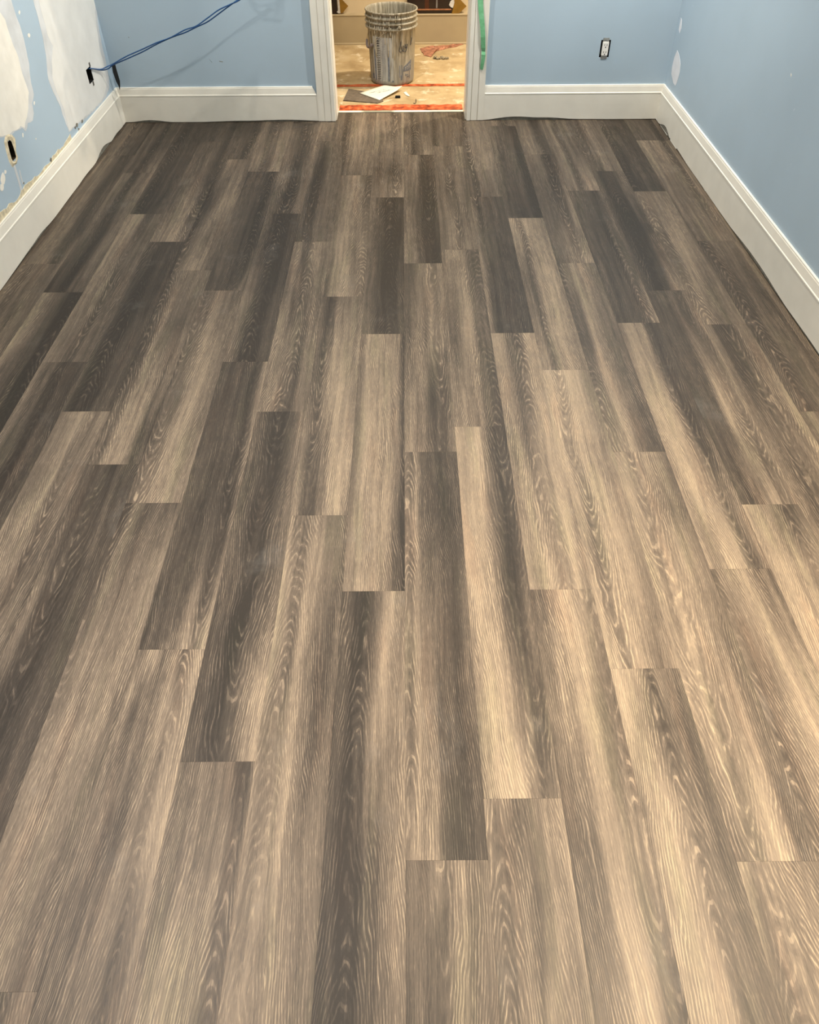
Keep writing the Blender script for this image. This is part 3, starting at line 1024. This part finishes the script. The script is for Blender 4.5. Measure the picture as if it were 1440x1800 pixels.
# ------------------------------------------------------------------ the bucket
BX, BY = -0.0835, 5.548
bucket = thing('bucket', 'plaster-smeared white plastic bucket standing on the hall floor in the doorway', 'bucket', (BX, BY, 0.0))
T = NT('plaster_smeared_plastic')
co = T.obj_co()
sp = T.n('ShaderNodeSeparateXYZ')
T.put(sp.inputs[0], co)
ang = T.math('ARCTAN2', sp.outputs[1], sp.outputs[0])
drip = T.noise(T.vec(T.math('MULTIPLY', ang, 9.0), T.math('MULTIPLY', sp.outputs[2], 5.0), 2.0), 1.0, 4.0, 0.65)
fine = T.noise(T.vec(T.math('MULTIPLY', ang, 26.0), T.math('MULTIPLY', sp.outputs[2], 9.0), 5.0), 1.0, 3.0, 0.6)
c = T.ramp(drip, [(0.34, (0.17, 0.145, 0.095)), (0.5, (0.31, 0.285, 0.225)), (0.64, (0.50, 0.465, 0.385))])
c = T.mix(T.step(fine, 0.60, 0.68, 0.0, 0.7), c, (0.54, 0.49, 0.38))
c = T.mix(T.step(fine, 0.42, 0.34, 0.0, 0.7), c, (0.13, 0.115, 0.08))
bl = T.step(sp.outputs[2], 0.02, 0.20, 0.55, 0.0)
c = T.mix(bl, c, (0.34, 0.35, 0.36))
T.bump(T.math('ADD', drip, fine), 0.6, 0.004)
M_BUCKET = T.out(c, 0.55, 0.35)
H = 0.405


def rad(z):
    return 0.1385 + (0.151 - 0.1385) * z / 0.33


prof = [(0.001, 0.0015), (0.126, 0.0015), (0.132, 0.0035), (0.1375, 0.010), (rad(0.02), 0.02), (rad(0.10), 0.10), (rad(0.20), 0.20), (rad(0.305), 0.305)]
for zr in (0.312, 0.341, 0.368):
    prof += [(0.1535, zr - 0.004), (0.164, zr), (0.1655, zr + 0.0035), (0.164, zr + 0.007), (0.1545, zr + 0.010), (0.1535, zr + 0.016)]
prof += [(0.155, 0.393), (0.163, 0.396), (0.1645, 0.401), (0.162, H), (0.157, H), (0.1545, 0.402), (0.151, 0.39), (0.149, 0.33), (0.1345, 0.02), (0.128, 0.008), (0.001, 0.007)]
bm = bmesh.new()
lathe(bm, prof, 72)
obj('pail', bm, M_BUCKET, bucket, True)
# lumps of plaster caught between the ribs, front left
r = random.Random(77)
M_DRIP = flat_mat('dried_plaster', (0.48, 0.44, 0.35), 0.85, 0.15, 0.12, 50, bump=0.3)
bm = bmesh.new()
for i in range(26):
    th = math.radians(r.uniform(190, 285))
    z1 = r.choice((0.392, 0.365, 0.338, 0.330))
    z0 = z1 - r.uniform(0.018, 0.05)
    rr = 0.1575
    path = [Vector((math.cos(th) * (rr + r.uniform(-.001, .003)), math.sin(th) * (rr + r.uniform(-.001, .003)), z0 + (z1 - z0) * t / 4)) for t in range(5)]
    tube(bm, path, [0.002, 0.0042, 0.0036, 0.0036, 0.002], 6)
for i in range(9):
    th = math.radians(r.uniform(200, 330))
    z1 = 0.30
    z0 = z1 - r.uniform(0.05, 0.16)
    path = [Vector((math.cos(th) * (rad(z0 + (z1 - z0) * t / 4) + .0005), math.sin(th) * (rad(z0 + (z1 - z0) * t / 4) + .0005), z0 + (z1 - z0) * t / 4)) for t in range(5)]
    tube(bm, path, [0.003, 0.0035, 0.003, 0.003, 0.002], 6)
dr = obj('plaster_drips', bm, M_DRIP, bucket, True)
dr['kind'] = 'stuff'
dr['label'] = 'dried plaster drips over the ribs'


def on_pail(deg, z, off=0.0009):
    """deg: 0 = towards the camera, positive to the right"""
    a = math.radians(-90 + deg)
    rr = rad(z) + off
    return Vector((rr * math.cos(a), rr * math.sin(a), z))


def sticker(name, d0, d1, z0, z1, mat, off=0.0008, n=8, label=None, skew=0.0):
    bm = bmesh.new()
    lo, hi = [], []
    for i in range(n + 1):
        d = d0 + (d1 - d0) * i / n
        lo.append((bm.verts.new(on_pail(d, z0, off)), bm.verts.new(on_pail(d, z0, off - 0.0007))))
        zz = z1 + skew * i / n
        hi.append((bm.verts.new(on_pail(d, zz, off)), bm.verts.new(on_pail(d, zz, off - 0.0007))))
    for i in range(n):
        bm.faces.new((lo[i][0], lo[i + 1][0], hi[i + 1][0], hi[i][0]))
        bm.faces.new((lo[i][0], lo[i][1], lo[i + 1][1], lo[i + 1][0]))
        bm.faces.new((hi[i][0], hi[i + 1][0], hi[i + 1][1], hi[i][1]))
    for i in (0, n):
        bm.faces.new((lo[i][0], hi[i][0], hi[i][1], lo[i][1]))
    o_ = obj(name, bm, mat, bucket)
    if label:
        o_['label'] = label
    return o_


M_PRINT_BLUE = flat_mat('printed_blue_grey', (0.15, 0.175, 0.225), 0.6, 0.3, 0.3, 70)
T = NT('pale_print_ground')
sp = T.n('ShaderNodeSeparateXYZ')
T.put(sp.inputs[0], T.obj_co())
n = T.noise(T.vec(T.math('MULTIPLY', sp.outputs[0], 75.0), T.math('MULTIPLY', sp.outputs[2], 7.0), 1.0), 1.0, 4.0, 0.6)
M_PRINT_PALE = T.out(T.ramp(n, [(0.36, (0.24, 0.23, 0.20)), (0.5, (0.38, 0.385, 0.38)), (0.66, (0.50, 0.50, 0.48))]), 0.6, 0.3)
M_PRINT_GREY = flat_mat('printed_light_grey', (0.30, 0.31, 0.33), 0.6, 0.3, 0.2, 60)
M_MARKER = flat_mat('black_marker', (0.05, 0.05, 0.06), 0.6, 0.3)
sticker('scale_panel', -52, 4, 0.030, 0.275, M_PRINT_PALE, 0.0006, label='pale printed panel with the measuring scale')
sticker('scale_bar', -48.5, -44, 0.030, 0.203, M_PRINT_BLUE, 0.0012, 3)
sticker('scale_bar', -10, -5.5, 0.030, 0.205, M_PRINT_BLUE, 0.0012, 3)
# tick marks and figures of the scale, printed
bm = bmesh.new()


def mark(bm_, d, z, wdeg, h, off=0.0015):
    a, b = d - wdeg / 2, d + wdeg / 2
    bm_.faces.new([bm_.verts.new(on_pail(a, z - h / 2, off)), bm_.verts.new(on_pail(b, z - h / 2, off)), bm_.verts.new(on_pail(b, z + h / 2, off)), bm_.verts.new(on_pail(a, z + h / 2, off))])


for i in range(18):
    z = 0.040 + i * 0.0132
    mark(bm, -37.5, z, 3.6, 0.0030)
    mark(bm, -33.2, z + 0.002, 1.4, 0.0074)
    mark(bm, -31.0, z + 0.003, 1.3, 0.0062)
    if i > 13:
        mark(bm, -35, z + 0.003, 3.0, 0.0080)
obj('scale_marks', bm, M_MARKER, bucket)['label'] = 'dark printed tick marks and figures'
bm = bmesh.new()
for i in range(34):
    z = 0.040 + i * 0.0066
    mark(bm, -21.5, z, 9.0 if i % 2 == 0 else 5.0, 0.0026)
    mark(bm, -15.5, z, 1.5, 0.0040)
obj('scale_marks', bm, M_PRINT_GREY, bucket)['label'] = 'grey printed tick marks'
sticker('corner_logo', -60, -53, 0.034, 0.064, M_PRINT_BLUE, 0.0012, 3, label='small dark blue printed square')
sticker('round_mark', 0.5, 4.5, 0.026, 0.035, M_PRINT_BLUE, 0.0012, 3)
sticker('brand_panel', 31, 57, 0.082, 0.108, M_PRINT_BLUE, 0.0010, 8, label='blue printed brand panel, partly covered in plaster', skew=0.034)
# lower lettering strokes on the brand panel and dark vertical letter strokes beside it
bm = bmesh.new()
for d, z, wd_, h in ((20, 0.085, 1.8, 0.070), (26, 0.078, 1.7, 0.085), (24, 0.048, 2.0, 0.03), (29, 0.072, 1.2, 0.05), (52, 0.058, 2.0, 0.045), (41, 0.060, 9, 0.005), (37, 0.062, 1.6, 0.014), (45, 0.048, 7, 0.005)):
    mark(bm, d, z, wd_, h)
obj('brand_strokes', bm, M_PRINT_BLUE, bucket)
bm = bmesh.new()
for d, z, h in ((36, 0.098, 0.020), (41, 0.101, 0.024), (46, 0.105, 0.026), (51, 0.109, 0.026)):
    mark(bm, d, z, 1.5, h, 0.0018)
    mark(bm, d + 1.8, z + h * .3, 2.2, 0.004, 0.0018)
obj('brand_letters', bm, M_PRINT_PALE, bucket)
# marker scrawl
strokes = [[(23, 0.252), (22, 0.235), (20, 0.215), (19, 0.203), (21.5, 0.195), (25, 0.198)],
           [(28, 0.196), (30.5, 0.210), (30, 0.226), (27, 0.228), (26, 0.215), (28, 0.200), (32, 0.197)],
           [(36, 0.234), (34.5, 0.220), (37, 0.213), (41, 0.226), (41, 0.232), (40, 0.210), (37, 0.196), (33, 0.193)],
           [(57, 0.262), (55, 0.244), (52, 0.222)]]
for st in strokes:
    q = spline([on_pail(d, z, 0.0012) for d, z in st], 5)
    bm = bmesh.new()
    tube(bm, q, 0.0021, 5)
    obj('marker_letter', bm, M_MARKER, bucket)['label'] = 'black marker letter'
# ears, bail and grip (the bail hangs down on the left side)
M_WIRE = flat_mat('plaster_coated_wire', (0.42, 0.38, 0.30), 0.7, 0.2, 0.2, 60)
for sgn in (-1, 1):
    a = math.radians(90 * sgn + 18)
    bm = bmesh.new()
    c_ = Vector((math.cos(a) * 0.160, math.sin(a) * 0.160, 0.330))
    bmesh.ops.create_cone(bm, cap_ends=True, segments=14, radius1=0.013, radius2=0.010, depth=0.012,
                          matrix=Matrix.Translation(c_) @ Vector((math.cos(a), math.sin(a), 0)).to_track_quat('Z', 'Y').to_matrix().to_4x4())
    obj('ear', bm, M_BUCKET, bucket, True)
path = []
a1 = math.radians(108)
for i in range(25):
    t = i / 24
    a = a1 + math.pi * t
    drop = math.sin(math.pi * t)
    rr = 0.1600 - 0.002 * drop
    z = 0.322 - 0.118 * drop ** 3
    rr = max(rr, rad(z) + 0.010)
    path.append(Vector((rr * math.cos(a), rr * math.sin(a), z)))
bm = bmesh.new()
tube(bm, path, 0.0015, 6)
bail = obj('bail', bm, M_WIRE, bucket, True)
bm = bmesh.new()
tube(bm, path[9:16], 0.0078, 10)
obj('grip', bm, flat_mat('grey_purple_grip', (0.24, 0.20, 0.20), 0.6, 0.3, 0.2, 60), bail, True)['label'] = 'grey plastic grip'

# ------------------------------------------------------------------ outlet on the back wall
out = thing('outlet', 'white duplex outlet without cover plate on the blue wall right of the doorway', 'outlet', (1.10, WB, 0.36))


def local(o_, t):
    o_.location = Vector(o_.location) - Vector(t.location)
    return o_


M_WHITE_PLASTIC = flat_mat('white_plastic', (0.83, 0.82, 0.78), 0.35, 0.5)
M_STEEL = flat_mat('zinc_steel', (0.33, 0.34, 0.33), 0.45, 0.5, 0.35, 120, metal=0.5)
bm = bmesh.new()
x0, x1, z0, z1 = OUT_X[0], OUT_X[1], OUT_Z[0], OUT_Z[1]
for a, b in (((x0 - .003, WB + .05, z0 - .003), (x1 + .003, WB + .053, z1 + .003)), ((x0 - .003, WB + .002, z0 - .003), (x0, WB + .05, z1 + .003)), ((x1, WB + .002, z0 - .003), (x1 + .003, WB + .05, z1 + .003)),
             ((x0, WB + .002, z0 - .003), (x1, WB + .05, z0)), ((x0, WB + .002, z1), (x1, WB + .05, z1 + .003))):
    box(bm, a, b)
local(obj('wall_box', bm, M_DARK, out), out)
fx = 1.1005
face = local(obj('faceplate', bbox_bm((fx - 0.0168, WB - 0.007, 0.3275), (fx + 0.0168, WB + 0.02, 0.3945), 0.0015), M_WHITE_PLASTIC, out), out)
bm = bmesh.new()
for zc_ in (0.379, 0.345):
    for dx in (-0.0064, 0.0064):
        box(bm, (fx + dx - 0.0013, WB - 0.0076, zc_ - 0.0044), (fx + dx + 0.0013, WB - 0.0068, zc_ + 0.0044))
    box(bm, (fx - 0.0026, WB - 0.0076, zc_ - 0.0135), (fx + 0.0026, WB - 0.0068, zc_ - 0.0080))
o_ = obj('slots', bm, M_DARK, face)
for z0_, z1_ in ((0.3955, 0.4125), (0.3105, 0.3265)):
    bm = bbox_bm((fx - 0.017, WB - 0.0025, z0_), (fx + 0.017, WB - 0.0008, z1_), 0.0006)
    ear = local(obj('mounting_ear', bm, M_STEEL, out), out)
    bm = bmesh.new()
    zm = (z0_ + z1_) / 2
    bmesh.ops.create_cone(bm, cap_ends=True, segments=12, radius1=0.0034, radius2=0.0026, depth=0.002, matrix=Matrix.Translation((fx, WB - 0.0033, zm)) @ Matrix.Rotation(math.pi / 2, 4, 'X'))
    o_ = obj('screw', bm, M_STEEL, ear)

# ------------------------------------------------------------------ cable box on the left wall
yb0, yb1, zb0, zb1 = BOXH
cbox = thing('cable_box', 'open dark wall box in the white plaster near the corner, blue cables leaving it', 'box', (WL, (yb0 + yb1) / 2, (zb0 + zb1) / 2))
bm = bmesh.new()
e = 0.002
for a, b in (((WL - .06, yb0, zb0), (WL - .057, yb1, zb1)), ((WL - .057, yb0 + .0003, zb0), (WL - .0005, yb0 + e, zb1)), ((WL - .057, yb1 - e, zb0), (WL - .0005, yb1 - .0003, zb1)),
             ((WL - .057, yb0, zb0 + .0003), (WL - .0005, yb1, zb0 + e)), ((WL - .057, yb0, zb1 - e), (WL - .0005, yb1, zb1 - .0003))):
    box(bm, a, b)
local(obj('box_shell', bm, M_DARK, cbox), cbox)
local(obj('device_strip', bbox_bm((WL - .02, yb0 + .012, zb0 + .008), (WL - .010, yb0 + .022, zb1 - .006), .001), flat_mat('dark_grey_plastic', (0.10, 0.095, 0.085), 0.5, 0.4), cbox), cbox)
for px_, py_ in ((156.8, 113.5), (163.5, 146.5)):
    p = sx(px_, py_, WL)
    bm = bbox_bm((WL + 0.0012, p.y - 0.008, p.z - 0.010), (WL + 0.0035, p.y + 0.008, p.z + 0.010), 0.001)
    local(obj('screw_tab', bm, flat_mat('brown_metal_tab', (0.09, 0.08, 0.065), 0.5, 0.5, 0.3, 80), cbox), cbox)

# ---- two blue cables from the box, across the corner and up to the ceiling
p_box = Vector((WL - 0.012, yb1 - 0.012, zb1 - 0.012))


def cable(name, label, offs, seed):
    pts = [p_box, Vector((WL + 0.006, yb1 - 0.004, zb1 - 0.012))]
    px_path = [(178, 122.5, 4.59), (190, 118.5, 4.62), (199, 113, 4.635), (222, 102, 4.635), (250, 89, 4.63), (275, 77, 4.625), (300, 66, 4.625), (325, 55, 4.63), (345, 46.5, 4.64), (365, 35, 4.65), (385, 20.5, 4.655), (405, 8, 4.66), (425, -4, 4.66), (460, -34, 4.65), (500, -90, 4.62), (530, -170, 4.58)]
    for i, (a, b, Y) in enumerate(px_path):
        dx, dy = offs[i % len(offs)] if i < len(offs) else (0, 0)
        pts.append(by(a + dx * .3, b + dy, Y) + Vector((0, 0.004 * seed, 0)))
    pts = pts[:-2]
    # slack of the cable gathered in a hanging coil above, then up to the ceiling
    cc = Vector((-0.755, 4.53, 0.915))
    for q in range(33):
        a = -1.9 + q * math.pi / 6
        rr = 0.085 + 0.012 * math.sin(q * 1.7 + seed)
        pts.append(cc + Vector((rr * math.cos(a), 0.004 * seed + 0.0016 * (q - 16) + 0.006 * math.sin(q * 2.3), rr * 1.1 * math.sin(a))))
    pts += [cc + Vector((-0.02, 0.012 * seed, 0.30)), cc + Vector((0.0, 0.012 * seed, 0.7)), Vector((cc.x + 0.02, cc.y + .012 * seed, HZ - 0.002))]
    bm = bmesh.new()
    tube(bm, spline(pts, 7), 0.0031, 8)
    o_ = obj(name, bm, M_CABLE, None, True, origin=p_box)
    return tag(o_, label, 'cable', 'blue network cables')


M_CABLE = flat_mat('blue_cable_jacket', (0.018, 0.085, 0.24), 0.4, 0.5)
A = [(0, -1.2), (0, -2.5), (0, -1), (0, -3), (0, -2.5), (0, -2), (0, -0.3), (0, -2.6), (0, -1.0), (0, -3.5), (0, -3.5), (0, -0.5), (0, 1.2), (0, 0)]
Bf = [(0, 1.2), (0, 2.5), (0, 1.2), (0, 2.2), (0, 2.6), (0, 1.2), (0, 0.6), (0, 2.6), (0, 1.5), (0, 3.5), (0, 3.5), (0, 1.2), (0, -1.2), (0, 0)]
cable('network_cable', 'blue cable rising from the wall box, upper of the twisted pair', A, -1)
cable('network_cable', 'blue cable rising from the wall box, lower of the twisted pair', Bf, 1)

# black tapered strip hanging from the cables in the corner
pt = [by(x_, y_, 4.715) for x_, y_ in ((196.5, 115), (201.5, 111.5), (204, 121), (210.5, 143), (211, 151), (210.3, 158.5), (208.8, 152), (204, 143), (198.5, 127))]
org = Vector((pt[0].x, 4.715, pt[0].z))
bm = bmesh.new()
prism(bm, pt, (0, 0.006, 0))
tag(obj('cable_strap', bm, flat_mat('black_rubber', (0.008, 0.009, 0.011), 0.5, 0.4), origin=org), 'black tapered strap hanging from the blue cables in the left corner', 'strap')

# ------------------------------------------------------------------ green painter's tape on the right casing
T = NT('green_painters_tape')
n = T.noise(T.obj_co(), 60.0, 3.0)
M_GREEN = T.out(T.ramp(n, [(0.3, (0.13, 0.38, 0.19)), (0.7, (0.21, 0.52, 0.29))]), 0.6, 0.3)
ctr = [(843.2, -40, 11, .001), (844.6, 0, 9.4, .001), (845.8, 20, 9.2, .004), (848.2, 45, 8.2, .008), (849.3, 65, 8.0, .010), (849.6, 84, 7.6, .006), (849.8, 90, 6.2, .002), (850.0, 96, 7.0, .007), (849.0, 106, 6.4, .006), (847.2, 117, 6.0, .003), (846.6, 122, 4.4, .001)]
bm = bmesh.new()
rowsv = []
for (cx_, cy_, wpx, lift) in ctr:
    Yq = WB - 0.0205 - lift
    a, b = by(cx_ - wpx / 2, cy_, Yq), by(cx_ + wpx / 2, cy_ + 1, Yq - 0.002)
    rowsv.append([bm.verts.new(v) for v in (a, b, b + Vector((0, 0.0005, 0)), a + Vector((0, 0.0005, 0)))])
for a, b in zip(rowsv, rowsv[1:]):
    for k_ in range(4):
        bm.faces.new((a[k_], a[(k_ + 1) % 4], b[(k_ + 1) % 4], b[k_]))
bm.faces.new(rowsv[0])
bm.faces.new(list(reversed(rowsv[-1])))
tp_o = by(846.6, 122, WB - .022)
tag(obj('painters_tape', bm, M_GREEN, origin=tp_o), "green painter's tape strip hanging on the right door casing", 'tape')
